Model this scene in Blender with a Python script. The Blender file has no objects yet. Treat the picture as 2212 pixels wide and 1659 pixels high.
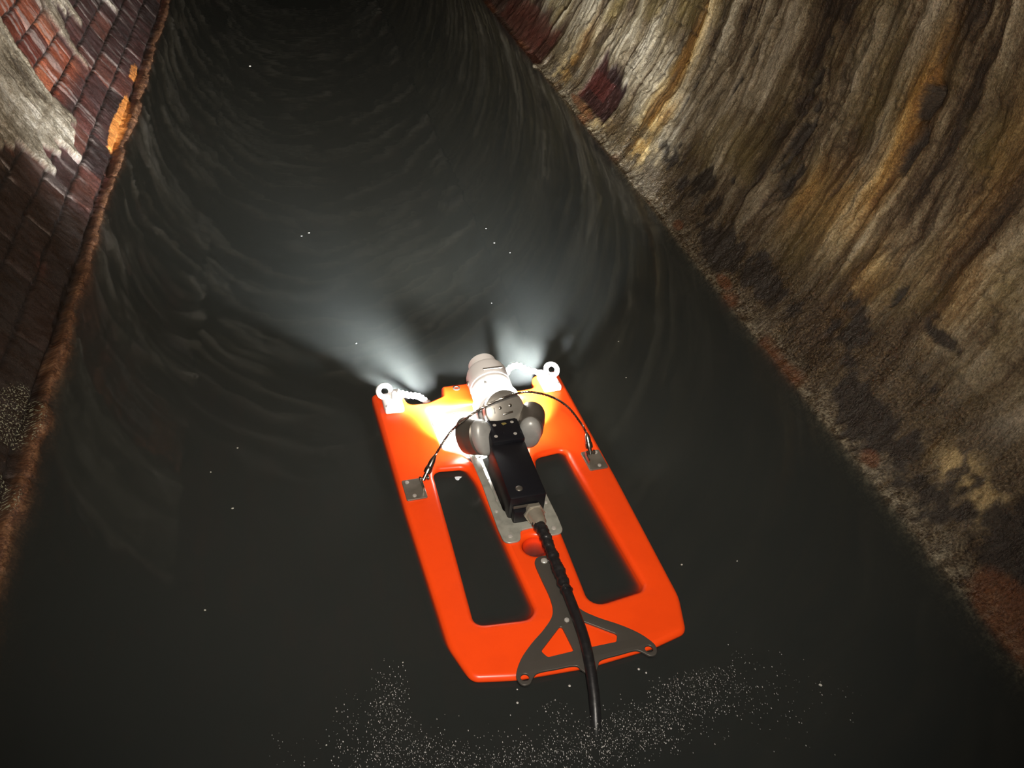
import bpy, bmesh, math, random
import numpy as np
from mathutils import Matrix, Vector

random.seed(7)
S = bpy.context.scene
COL = S.collection
R_T, CZ = 1.28, 0.85                     # tunnel bore radius and height of its axis above the water

# ------------------------------------------------------------------ camera
cam_d = bpy.data.cameras.new('camera')
cam = bpy.data.objects.new('camera', cam_d)
COL.objects.link(cam)
W, H, F = 2212, 1659, 1850.0
cam_d.sensor_width = 36.0
cam_d.lens = 36.0 * F / W
cam_d.clip_start = 0.01
def cam_axes(vp=(549, -606), roll=math.radians(4.5)):
    d = np.array([vp[0] - W / 2, -(vp[1] - H / 2), -F])
    Rr = np.array([[math.cos(roll), -math.sin(roll), 0], [math.sin(roll), math.cos(roll), 0], [0, 0, 1]])
    d = Rr @ d
    th = math.atan2(d[1], F)
    fwd = np.array([0, math.cos(th), -math.sin(th)])
    up = np.array([0, math.sin(th), math.cos(th)])
    r = np.array([1.0, 0, 0])
    dw = d[0] * r + d[1] * up - d[2] * fwd
    a = math.atan2(dw[0], dw[1])
    c, s = math.cos(a), math.sin(a)
    Rz = np.array([[c, -s, 0], [s, c, 0], [0, 0, 1]])
    return np.stack([Rz @ r, Rz @ up, Rz @ (-fwd)], 1) @ Rr
AX = cam_axes()
CAM = Vector((-0.313, 0.0, 1.36))
m = Matrix([list(AX[i]) + [CAM[i]] for i in range(3)] + [[0, 0, 0, 1]])
cam.matrix_world = m
S.camera = cam

# ------------------------------------------------------------------ world, exposure, carried torch
world = bpy.data.worlds.new('dark')
S.world = world
world.use_nodes = True
world.node_tree.nodes['Background'].inputs[0].default_value = (0.0, 0.0, 0.0, 1)
S.view_settings.view_transform = 'Standard'
S.view_settings.look = 'None'
S.view_settings.gamma = 1.0
S.view_settings.exposure = 0.0
S.cycles.volume_bounces = 0
S.cycles.max_bounces = 8
S.cycles.diffuse_bounces = 3
S.cycles.sample_clamp_indirect = 4.0

def spot(name, loc, target, power, size, blend, radius, color=(1, 1, 1), parent=None):
    l = bpy.data.lights.new(name, 'SPOT')
    l.energy, l.spot_size, l.spot_blend, l.shadow_soft_size, l.color = power, math.radians(size), blend, radius, color
    o = bpy.data.objects.new(name, l)
    COL.objects.link(o)
    d = Vector(target) - Vector(loc)
    o.location = loc
    o.rotation_euler = d.to_track_quat('-Z', 'Y').to_euler()
    if parent: o.parent = parent
    return o
# the photographer's helmet torch just above the camera, and the phone's flash beside the lens
spot('helmet_torch', (-0.29, -0.04, 1.60), (0.30, 4.2, 1.05), 160, 140, 1.0, 0.02, (1.0, 0.84, 0.66))
spot('far_fill', (-0.29, -0.04, 1.60), (-0.15, 6.0, 1.0), 380, 66, 1.0, 0.02, (1.0, 0.88, 0.74))  # added fill beam that lifts the far walls and their reflection
spot('phone_flash', (-0.28, 0.0, 1.37), (0.08, 1.35, 0.0), 66, 82, 1.0, 0.008, (1.0, 0.96, 0.91))

# ------------------------------------------------------------------ numpy noise
def _h(ix, iy, seed):
    n = (ix.astype(np.int64) * 374761393 + iy.astype(np.int64) * 668265263 + seed * 1442695041) & 0x7fffffff
    n = ((n ^ (n >> 13)) * 1274126177) & 0x7fffffff
    n = n ^ (n >> 16)
    return (n & 0xffff) / 65535.0
def vn(x, y, seed=0):
    ix, iy = np.floor(x), np.floor(y)
    fx, fy = x - ix, y - iy
    fx = fx * fx * fx * (fx * (fx * 6 - 15) + 10)
    fy = fy * fy * fy * (fy * (fy * 6 - 15) + 10)
    a, b = _h(ix, iy, seed), _h(ix + 1, iy, seed)
    c, d = _h(ix, iy + 1, seed), _h(ix + 1, iy + 1, seed)
    return (a * (1 - fx) + b * fx) * (1 - fy) + (c * (1 - fx) + d * fx) * fy
def fbm(x, y, seed=0, o=4):
    t, a, w = 0, 0.5, 0
    for k in range(o):
        t = t + a * vn(x * 2 ** k + 17.3 * k, y * 2 ** k + 9.1 * k, seed + k)
        w += a
        a *= 0.5
    return t / w
def sm(e0, e1, x):
    t = np.clip((x - e0) / (e1 - e0), 0, 1)
    return t * t * (3 - 2 * t)
def blob(y, s, cy, cs, ry, rs):
    return np.exp(-(((y - cy) / ry) ** 2 + ((s - cs) / rs) ** 2))

# ------------------------------------------------------------------ node helpers
class NT:
    def __init__(self, name):
        self.m = bpy.data.materials.new(name)
        self.m.use_nodes = True
        self.t = self.m.node_tree
        self.t.nodes.clear()
        self.out = self.n('ShaderNodeOutputMaterial')
    def n(self, kind, **kw):
        x = self.t.nodes.new(kind)
        for k, v in kw.items():
            if k.startswith('i_'):
                key = k[2:].replace('_', ' ')
                x.inputs[int(key) if key.isdigit() else key].default_value = v
            else:
                setattr(x, k, v)
        return x
    def l(self, a, b): self.t.links.new(a, b)
    def mix(self, fac, a, b, mode='MIX'):
        x = self.n('ShaderNodeMix', data_type='RGBA', blend_type=mode)
        for i, v in ((0, fac), (6, a), (7, b)):
            if hasattr(v, 'is_linked'): self.l(v, x.inputs[i])
            else: x.inputs[i].default_value = v if i == 0 else (*v[:3], 1)
        return x.outputs[2]
    def math(self, op, a, b=0.0, c=None):
        x = self.n('ShaderNodeMath', operation=op)
        for i, v in ((0, a), (1, b), (2, c)):
            if v is None: continue
            if hasattr(v, 'is_linked'): self.l(v, x.inputs[i])
            else: x.inputs[i].default_value = v
        return x.outputs[0]
    def attr(self, name): return self.n('ShaderNodeAttribute', attribute_name=name).outputs['Fac']
    def ramp(self, fac, stops):
        x = self.n('ShaderNodeValToRGB')
        e = x.color_ramp.elements
        while len(e) < len(stops): e.new(0.5)
        for q, (p, c) in zip(e, stops):
            q.position, q.color = p, (*c, 1)
        self.l(fac, x.inputs[0])
        return x.outputs[0]

def simple(name, col, rough=0.4, metal=0.0, spec=0.5, noise=0.0, nscale=60, bump=0.0, col2=None, coat=0.0, emis=0.0):
    t = NT(name)
    b = t.n('ShaderNodeBsdfPrincipled')
    b.inputs['Roughness'].default_value = rough
    b.inputs['Metallic'].default_value = metal
    b.inputs['Specular IOR Level'].default_value = spec
    b.inputs['Coat Weight'].default_value = coat
    b.inputs['Coat Roughness'].default_value = 0.08
    tc = t.n('ShaderNodeTexCoord').outputs['Object']
    nz = t.n('ShaderNodeTexNoise', i_Scale=nscale, i_Detail=4.0)
    t.l(tc, nz.inputs['Vector'])
    if noise > 0:
        c2 = col2 or tuple(c * 0.45 for c in col)
        f = t.math('MULTIPLY', t.n('ShaderNodeMapRange', i_1=0.45, i_2=0.75).outputs[0], noise)
        mr = f.node.inputs[0].links[0].from_node
        t.l(nz.outputs[0], mr.inputs[0])
        t.l(t.mix(f, col, c2), b.inputs['Base Color'])
    else:
        b.inputs['Base Color'].default_value = (*col, 1)
    if bump > 0:
        bp = t.n('ShaderNodeBump', i_Strength=bump, i_Distance=0.002)
        t.l(nz.outputs[0], bp.inputs['Height'])
        t.l(bp.outputs[0], b.inputs['Normal'])
    if emis > 0:
        b.inputs['Emission Color'].default_value = (1, 0.97, 0.93, 1)
        b.inputs['Emission Strength'].default_value = emis
    t.l(b.outputs[0], t.out.inputs[0])
    return t.m

M = {}
M['hull'] = simple('orange_moulded_plastic', (1.0, 0.075, 0.006), 0.32, 0, 0.5, 0.25, 14, 0.04, (0.72, 0.045, 0.004))
M['hull_bowl_shade'] = simple('orange_moulded_plastic_shaded', (0.85, 0.045, 0.005), 0.6, 0, 0.2)  # hull orange darkened, the shade of the recess put into its colour
M['steel'] = simple('brushed_steel', (0.42, 0.40, 0.36), 0.27, 1.0, 0.5, 0.6, 30, 0.05)
M['screw'] = simple('bright_screw', (0.62, 0.61, 0.57), 0.28, 0.45)
M['nickel'] = simple('nickel_plated', (0.46, 0.43, 0.35), 0.28, 0.6, 0.5, 0.4, 40, 0.04)
M['steel_dark'] = simple('dull_steel_plate', (0.120, 0.110, 0.094), 0.42, 0.55, 0.4, 0.5, 22, 0.05, (0.10, 0.095, 0.085))
M['galv'] = simple('galvanised_plate', (0.42, 0.43, 0.38), 0.38, 0.35, 0.5, 0.7, 45, 0.08, (0.22, 0.23, 0.20))
M['black'] = simple('black_anodised', (0.006, 0.0065, 0.009), 0.42, 0, 0.3, 0, 40, 0.02)
M['rubber'] = simple('black_rubber', (0.010, 0.010, 0.011), 0.38, 0, 0.5, 0.4, 90, 0.25, (0.03, 0.03, 0.03))
M['tape'] = simple('black_tape', (0.012, 0.012, 0.013), 0.26, 0, 0.6, 0.5, 60, 0.5, (0.035, 0.036, 0.036))
M['grey'] = simple('grey_cast_metal', (0.27, 0.26, 0.235), 0.36, 0.5, 0.5, 0.6, 35, 0.06, (0.16, 0.155, 0.14))
M['plate_steel'] = simple('worn_steel_plate', (0.24, 0.225, 0.19), 0.36, 0.55, 0.5, 0.6, 30, 0.05)
M['cap'] = simple('pale_grey_end_cap', (0.36, 0.37, 0.36), 0.40, 0.2, 0.5, 0.5, 40, 0.06, (0.22, 0.23, 0.225))
M['white'] = simple('white_enamel', (0.93, 0.93, 0.93), 0.35, 0, 0.5)
M['rope'] = simple('white_rope', (0.80, 0.80, 0.78), 0.7, 0, 0.2, 0.3, 200, 0.5, (0.55, 0.55, 0.53))
M['lens'] = simple('lit_lamp_glass', (0.9, 0.9, 0.9), 0.1, 0, 0.5, emis=40.0)
M['ring'] = simple('added_ring_glow', (0.9, 0.9, 0.9), 0.1, 0, 0.5, emis=340.0)  # glow of the ring added to light the head
M['glass'] = simple('dark_lens_glass', (0.01, 0.01, 0.012), 0.05)
M['brass'] = simple('brass_tag', (0.55, 0.47, 0.16), 0.35, 0.7)
M['fleck'] = simple('pale_debris', (0.45, 0.45, 0.40), 0.5)
M['bubble'] = simple('bubble_film', (0.50, 0.50, 0.47), 0.2, 0, 0.8)

# ------------------------------------------------------------------ object helpers
def link(name, me, mat, parent=None):
    if mat: me.materials.append(mat)
    o = bpy.data.objects.new(name, me)
    COL.objects.link(o)
    if parent: o.parent = parent
    return o
def tag(o, label, cat=None, group=None, kind=None):
    if label: o['label'] = label
    if cat: o['category'] = cat
    if group: o['group'] = group
    if kind: o['kind'] = kind
    return o
def from_bm(name, bm, mat, parent=None, smooth=True, ang=38):
    bmesh.ops.recalc_face_normals(bm, faces=bm.faces)
    me = bpy.data.meshes.new(name)
    bm.to_mesh(me)
    bm.free()
    if smooth:
        me.shade_smooth()
        me.set_sharp_from_angle(angle=math.radians(ang))
    return link(name, me, mat, parent)
def fillet(pts, seg=6):
    """pts: (x, y[, r]) closed polygon -> points with rounded corners"""
    out, n = [], len(pts)
    for i, p in enumerate(pts):
        r = p[2] if len(p) > 2 else 0
        P, A, B = Vector(p[:2]), Vector(pts[i - 1][:2]), Vector(pts[(i + 1) % n][:2])
        if r <= 0:
            out.append(tuple(P)); continue
        u, v = (A - P), (B - P)
        lu, lv = u.length, v.length
        u.normalize(); v.normalize()
        ang = u.angle(v)
        if ang > math.pi - 0.02:
            out.append(tuple(P)); continue
        d = min(r / math.tan(ang / 2), lu * 0.48, lv * 0.48)
        rr = d * math.tan(ang / 2)
        c = P + (u + v).normalized() * (rr / math.sin(ang / 2))
        a0 = P + u * d - c
        a1 = P + v * d - c
        t0 = math.atan2(a0.y, a0.x)
        dt = (math.atan2(a1.y, a1.x) - t0 + math.pi) % (2 * math.pi) - math.pi
        for k in range(seg + 1):
            t = t0 + dt * k / seg
            out.append((c.x + rr * math.cos(t), c.y + rr * math.sin(t)))
    return out
def circle(cx, cy, r, n=20): return [(cx + r * math.cos(2 * math.pi * k / n), cy + r * math.sin(2 * math.pi * k / n)) for k in range(n)]
def smooth_loop(pts, k=6):
    n, out = len(pts), []
    for i in range(n):
        p0, p1, p2, p3 = (Vector(pts[(i + j) % n]) for j in (-1, 0, 1, 2))
        for q in range(k):
            t = q / k
            out.append(tuple(0.5 * ((2 * p1) + (p2 - p0) * t + (2 * p0 - 5 * p1 + 4 * p2 - p3) * t * t + (3 * p1 - p0 - 3 * p2 + p3) * t ** 3)))
    return out
def plate(name, loops, z0, z1, bevel, mat, parent=None, res=3, M4=None):
    """flat solid with holes and rounded edges, from closed 2-D loops"""
    cu = bpy.data.curves.new(name, 'CURVE')
    cu.dimensions, cu.fill_mode = '2D', 'BOTH'
    cu.bevel_depth, cu.bevel_resolution, cu.offset = bevel, res, -bevel
    cu.extrude = max(1e-4, (z1 - z0) / 2 - bevel)
    for L in loops:
        sp = cu.splines.new('POLY')
        sp.points.add(len(L) - 1)
        for q, p in zip(sp.points, L): q.co = (p[0], p[1], 0, 1)
        sp.use_cyclic_u = True
    tmp = bpy.data.objects.new(name + '_tmp', cu)
    COL.objects.link(tmp)
    me = bpy.data.meshes.new_from_object(tmp.evaluated_get(bpy.context.evaluated_depsgraph_get()))
    bpy.data.objects.remove(tmp)
    bpy.data.curves.remove(cu)
    me.name = name
    bm = bmesh.new()
    bm.from_mesh(me)
    bmesh.ops.remove_doubles(bm, verts=bm.verts, dist=1e-5)
    bmesh.ops.translate(bm, verts=bm.verts, vec=(0, 0, (z0 + z1) / 2))
    if M4 is not None: bmesh.ops.transform(bm, matrix=M4, verts=bm.verts)
    bpy.data.meshes.remove(me)
    return from_bm(name, bm, mat, parent, ang=32)
def basis(d, up=(0, 0, 1)):
    z = Vector(d).normalized()
    x = Vector(up).cross(z)
    if x.length < 1e-4: x = Vector((1, 0, 0)).cross(z)
    x.normalize()
    y = z.cross(x)
    return Matrix((x, y, z)).transposed()
def add_lathe(bm, prof, origin, axis, seg=28, sx=1.0, sy=1.0, up=(0, 0, 1), phase=0.0, caps=True):
    """prof: list of (radius, distance along axis); closed at both ends"""
    B, O = basis(axis, up), Vector(origin)
    rings = []
    for r, h in prof:
        if r < 1e-6:
            rings.append([bm.verts.new(O + B @ Vector((0, 0, h)))])
        else:
            rings.append([bm.verts.new(O + B @ Vector((sx * r * math.cos(2 * math.pi * k / seg + phase), sy * r * math.sin(2 * math.pi * k / seg + phase), h))) for k in range(seg)])
    for a, b in zip(rings, rings[1:]):
        for k in range(seg):
            k2 = (k + 1) % seg
            if len(a) == 1 and len(b) == 1: continue
            if len(a) == 1: bm.faces.new((a[0], b[k], b[k2]))
            elif len(b) == 1: bm.faces.new((a[k], a[k2], b[0]))
            else: bm.faces.new((a[k], a[k2], b[k2], b[k]))
    for rg, flip in ((rings[0], True), (rings[-1], False)):
        if len(rg) > 1 and caps: bm.faces.new(rg[::-1] if flip else rg)
def lathe(name, prof, origin, axis, mat, parent=None, **kw):
    bm = bmesh.new()
    add_lathe(bm, prof, origin, axis, **kw)
    return from_bm(name, bm, mat, parent)
def add_box(bm, c, size, bevel=0.0, rot=None, seg=2):
    g = bmesh.ops.create_cube(bm, size=1.0)['verts']
    bmesh.ops.scale(bm, vec=size, verts=g)
    if bevel > 0:
        ed = list({e for v in g for e in v.link_edges})
        r = bmesh.ops.bevel(bm, geom=ed, offset=bevel, segments=seg, affect='EDGES', profile=0.5)
        g = list({v for f in r['faces'] for v in f.verts} | {v for v in g if v.is_valid})
    mt = Matrix.Translation(Vector(c)) @ (rot.to_4x4() if rot else Matrix.Identity(4))
    bmesh.ops.transform(bm, matrix=mt, verts=g)
def box(name, c, size, mat, parent=None, bevel=0.0, rot=None):
    bm = bmesh.new()
    add_box(bm, c, size, bevel, rot)
    return from_bm(name, bm, mat, parent)
def spline3(pts, k=8):
    P = [Vector(p) for p in pts]
    P = [P[0] * 2 - P[1]] + P + [P[-1] * 2 - P[-2]]
    out = []
    for i in range(1, len(P) - 2):
        p0, p1, p2, p3 = P[i - 1:i + 3]
        for q in range(k):
            t = q / k
            out.append(0.5 * ((2 * p1) + (p2 - p0) * t + (2 * p0 - 5 * p1 + 4 * p2 - p3) * t * t + (3 * p1 - p0 - 3 * p2 + p3) * t ** 3))
    out.append(P[-2])
    return out
def add_tube(bm, pts, rad, seg=12):
    rings, x = [], None
    n = len(pts)
    for i, p in enumerate(pts):
        d = (pts[min(i + 1, n - 1)] - pts[max(i - 1, 0)]).normalized()
        if x is None: x = d.orthogonal().normalized()
        x = (x - d * x.dot(d)).normalized()
        y = d.cross(x)
        r = rad(i / (n - 1)) if callable(rad) else rad
        rings.append([bm.verts.new(p + (x * math.cos(2 * math.pi * k / seg) + y * math.sin(2 * math.pi * k / seg)) * (r(k) if callable(r) else r)) for k in range(seg)])
    for a, b in zip(rings, rings[1:]):
        for k in range(seg): bm.faces.new((a[k], a[(k + 1) % seg], b[(k + 1) % seg], b[k]))
    bm.faces.new(rings[0][::-1]); bm.faces.new(rings[-1])
def tube(name, pts, rad, mat, parent=None, seg=12):
    bm = bmesh.new()
    add_tube(bm, pts, rad, seg)
    return from_bm(name, bm, mat, parent, ang=60)

# ================================================================== TUNNEL
A0 = math.atan2(-CZ, math.sqrt(R_T ** 2 - CZ ** 2))       # angle of the waterline on the bore
def grid_y():
    y, out = -1.0, []
    while y < 14.0:
        out.append(y)
        y += 0.03 if y < 0.6 else (0.0055 if y < 3.6 else 0.0055 + (y - 3.6) * 0.006)
    return np.array(out)
YG = grid_y()
def wall_mesh(name, side, sg, disp, attrs, mat):
    """side +1 right, -1 left; sg: arc lengths above the waterline; disp: metres towards the axis"""
    Y, Sg = np.meshgrid(YG, sg, indexing='ij')
    d, at = disp(Y, Sg)
    a = A0 + Sg / R_T
    rr = R_T - d
    V = np.stack([side * rr * np.cos(a), Y, CZ + rr * np.sin(a)], -1).reshape(-1, 3)
    ny, ns = Y.shape
    idx = np.arange(ny * ns).reshape(ny, ns)
    q = np.stack([idx[:-1, :-1], idx[1:, :-1], idx[1:, 1:], idx[:-1, 1:]], -1).reshape(-1, 4)
    if side > 0: q = q[:, ::-1]
    me = bpy.data.meshes.new(name)
    me.vertices.add(len(V)); me.vertices.foreach_set('co', V.ravel())
    me.loops.add(q.size); me.loops.foreach_set('vertex_index', q.ravel().astype(np.int32))
    me.polygons.add(len(q)); me.polygons.foreach_set('loop_start', np.arange(0, q.size, 4, dtype=np.int32))
    me.polygons.foreach_set('use_smooth', np.ones(len(q), bool))
    for k in ('ystat', 'sstat'): me.attributes.new(k, 'FLOAT', 'POINT')
    me.attributes['ystat'].data.foreach_set('value', Y.ravel().astype(np.float32))
    me.attributes['sstat'].data.foreach_set('value', Sg.ravel().astype(np.float32))
    for k, v in at.items():
        me.attributes.new(k, 'FLOAT', 'POINT').data.foreach_set('value', np.ascontiguousarray(np.broadcast_to(v, Y.shape)).ravel().astype(np.float32))
    me.update(calc_edges=True)
    o = link(name, me, mat)
    o['kind'] = 'structure'
    return o

def bricks(Y, Sg, seed, course=0.09, length=0.27):
    """course joints run along the tunnel; returns bed-joint mask, head-joint mask, per-brick random"""
    wob = 0.010 * (fbm(Y * 3, Sg * 3, seed + 50, 3) - 0.5) + 0.010 * (fbm(Y * 22, Sg * 22, seed + 51, 3) - 0.5)
    t = (Sg - 0.03 + wob) / course
    row = np.floor(t)
    ft = t - row
    off = _h(row, row * 0, seed) * length + (row % 2) * length * 0.5
    u = (Y + 0.012 * (fbm(Y * 5, Sg * 5, seed + 60, 2) - 0.5) + off) / length
    colm = np.floor(u)
    fu = u - colm
    bed = np.minimum(ft, 1 - ft) * course
    head = np.minimum(fu, 1 - fu) * length
    return bed, head, _h(row, colm, seed + 3), _h(row, colm, seed + 9)

def disp_right(Y, Sg):
    yw = Y + 0.12 * (fbm(Y * 2.0, Sg * 2.4, 5, 3) - 0.5) + 0.045 * (fbm(Y * 8, Sg * 8, 6, 3) - 0.5)
    n1 = fbm(yw * 8.0, Sg * 1.0, 11, 3)
    n2 = fbm(yw * 26, Sg * 2.2, 21, 4)
    n3 = fbm(yw * 60, Sg * 5.0, 31, 3)
    n4 = fbm(Y * 75, Sg * 75, 41, 3)
    ridge = 1 - np.abs(2 * n2 - 1)
    low = 1 - sm(0.10, 0.34, Sg - 0.10 * (1 - sm(1.1, 2.3, Y)) + 0.16 * (fbm(Y * 4, Sg * 4, 55, 3) - 0.5))
    bed, head, r1, r2 = bricks(Y, Sg, 77)
    coat = sm(0.30, 0.62, fbm(Y * 2.2, Sg * 1.6, 61, 3) + 0.10)
    joint = np.maximum(1 - sm(0.001, 0.008, bed), 1 - sm(0.001, 0.007, head))
    crk = joint * sm(0.40, 0.56, fbm(Y * 6.5, Sg * 6.5, 65, 4)) * 0.6 * sm(0.30, 0.6, fbm(Y * 30, Sg * 30, 66, 3)) * np.maximum(blob(Y, Sg, 1.35, .42, .22, .2), blob(Y, Sg, 3.2, .55, .7, .3))
    # bare dark red brick close to the water
    bare = sm(0.0, 0.03, Sg - 0.045 + 0.0 * Y) * (1 - sm(0.0, 0.05, Sg - 0.24 + 0.16 * (fbm(Y * 22, Sg * 3, 71, 3) - 0.5))) * sm(0.0, 0.03, Y - 3.47) * (1 - sm(0.0, 0.03, Y - 3.86))
    bare2 = sm(4.42, 4.5, Y) * (1 - sm(0.18, 0.30, Sg + 0.3 * (fbm(Y * 9, Sg * 3, 72, 3) - 0.5))) * 0.8
    bare = np.maximum(bare, bare2)
    # patches of black growth and soot, ochre runs, rust
    brk = fbm(Y * 11, Sg * 8, 81, 4)
    dark = np.zeros_like(Y)
    for cy, cs, ry, rs, k in ((2.88, .17, .13, .07, 1.2), (2.63, .17, .15, .10, 1.1), (2.28, .10, .18, .07, 1.25), (2.02, .12, .2, .07, 1.3), (1.62, .20, .12, .10, 1.15), (1.75, .26, .10, .09, .9), (1.42, .09, .22, .07, 1.2), (1.15, .10, .2, .08, 1.1), (0.9, .14, .2, .10, 1.2), (1.33, .24, .10, .05, .9),
                              (2.36, .75, .035, .2, 1.1), (2.30, .50, .03, .14, 1.0), (2.22, .38, .03, .1, .9), (1.86, .78, .035, .05, 1.3), (1.83, .66, .02, .12, 1.0), (1.60, .35, .015, .05, 1.2), (2.75, .55, .018, .25, .8), (3.02, .45, .02, .22, .9), (3.35, .33, .03, .16, .7), (1.40, .34, .12, .02, .9), (2.45, .27, .12, .03, .8)):
        dark = np.maximum(dark, k * blob(Y, Sg, cy, cs, ry, rs))
    dark = sm(0.40, 0.66, 0.72 * dark + 1.0 * (brk - 0.5) + 0.8 * (fbm(Y * 40, Sg * 28, 82, 4) - 0.5)) * sm(0.06, 0.30, dark)
    och = np.zeros_like(Y)
    for cy, cs, ry, rs, k in ((3.17, .50, .055, .20, 1.3), (3.16, .26, .10, .10, 1.1), (3.08, .12, .10, .05, .9), (3.62, .08, .16, .05, .7), (1.90, .74, .04, .16, 1.1), (1.88, .55, .05, .18, .8), (2.0, .42, .10, .12, .6), (1.1, .16, .10, .04, .65), (1.55, .70, .06, .3, .35), (1.45, .45, .08, .12, .3), (1.72, .34, .08, .10, .5), (4.15, .16, .10, .16, .6), (2.12, .40, .05, .1, .7)):
        och = np.maximum(och, k * blob(Y + 0.04 * (n2 - 0.5), Sg, cy, cs, ry, rs))
    och = np.clip(och * (0.55 + 0.9 * fbm(yw * 20, Sg * 3, 91, 3)), 0, 1)
    och = och * (1 - low * (1 - sm(0.40, 0.58, fbm(Y * 24, Sg * 24, 92, 4))))
    rust = (1 - sm(0.0, 0.03, Sg - 0.012 - 0.02 * (fbm(Y * 8, Sg * 0 + 1, 95, 3) - 0.5))) * sm(0.54, 0.72, fbm(Y * 5, Sg * 2, 96, 3))
    for cy, cs, ry, rs in ((1.30, .028, .035, .022), (0.80, .045, .14, .06), (2.55, .035, .035, .02), (3.75, .045, .2, .02), (2.15, .03, .06, .02)):
        rust = np.maximum(rust, sm(0.3, 0.6, blob(Y, Sg, cy, cs, ry, rs) * (0.6 + 0.8 * brk)))
    d = 0.016 * n1 + 0.018 * fbm(yw * 16, Sg * 1.3, 13, 3) + 0.008 * ridge + 0.006 * n3 + 0.0022 * n4
    d = d * (1 - 0.55 * low) + low * (0.014 * fbm(Y * 16, Sg * 16, 15, 4) + 0.006 * n4)
    plates = sm(0.50, 0.53, fbm(Y * 6, Sg * 5, 18, 4)) + sm(0.42, 0.45, fbm(Y * 9 + 5, Sg * 5, 19, 4))
    d = d + 0.006 * plates * (1 - low)
    cv = (1 - sm(0.0, 0.045, np.abs(fbm(yw * 11, Sg * 1.2, 17, 4) - 0.5))) * sm(0.35, 0.55, fbm(Y * 7, Sg * 4, 27, 3))
    cv2 = (1 - sm(0.0, 0.020, np.abs(fbm(Y * 4, Sg * 8, 28, 4) - 0.5))) * sm(0.50, 0.62, fbm(Y * 6, Sg * 6, 29, 3))
    cv = np.clip(np.maximum(cv * 0.8, cv2 * 0.8), 0, 1) * (1 - 0.6 * low)
    d = d - 0.007 * cv
    d = d - 0.008 * crk - 0.010 * dark * (1 - low) - 0.010 * bare + 0.010 * och * (1 - low)
    d = d + 0.012 * (1 - sm(0.0, 0.05, Sg + 0.01)) + 0.004 * (1 - joint) * (1 - coat)
    # a stub of pale stone and a gap above it where a brick is missing
    d = d - 0.05 * blob(Y, Sg, 4.40, 0.055, 0.025, 0.045) + 0.030 * blob(Y, Sg, 4.42, 0.0, 0.03, 0.022)
    d = d - 0.03 * blob(Y, Sg, 1.86, .79, .02, .03) - 0.02 * blob(Y, Sg, 1.60, .35, .012, .03)
    nb = fbm(yw * 16, Sg * 1.3, 13, 3)
    blk = (r1 - 0.5) * sm(0.35, 0.65, fbm(Y * 3, Sg * 3, 14, 3))
    iso = fbm(Y * 7 + 3, Sg * 5, 16, 4) - 0.5
    d = d - 0.042
    tone = np.clip(0.5 + 0.16 * blk + 0.45 * iso + 0.75 * (n1 - 0.5) + 0.75 * (nb - 0.5) + 0.35 * (n2 - 0.5) + 0.25 * (n3 - 0.5), 0, 1)
    return d, dict(tone=tone, dark=dark, ochre=och, bare=np.clip(bare, 0, 1), rust=rust, crack=np.clip(np.maximum(crk, 0.75 * cv), 0, 1), low=low, bid=r1)

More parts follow.
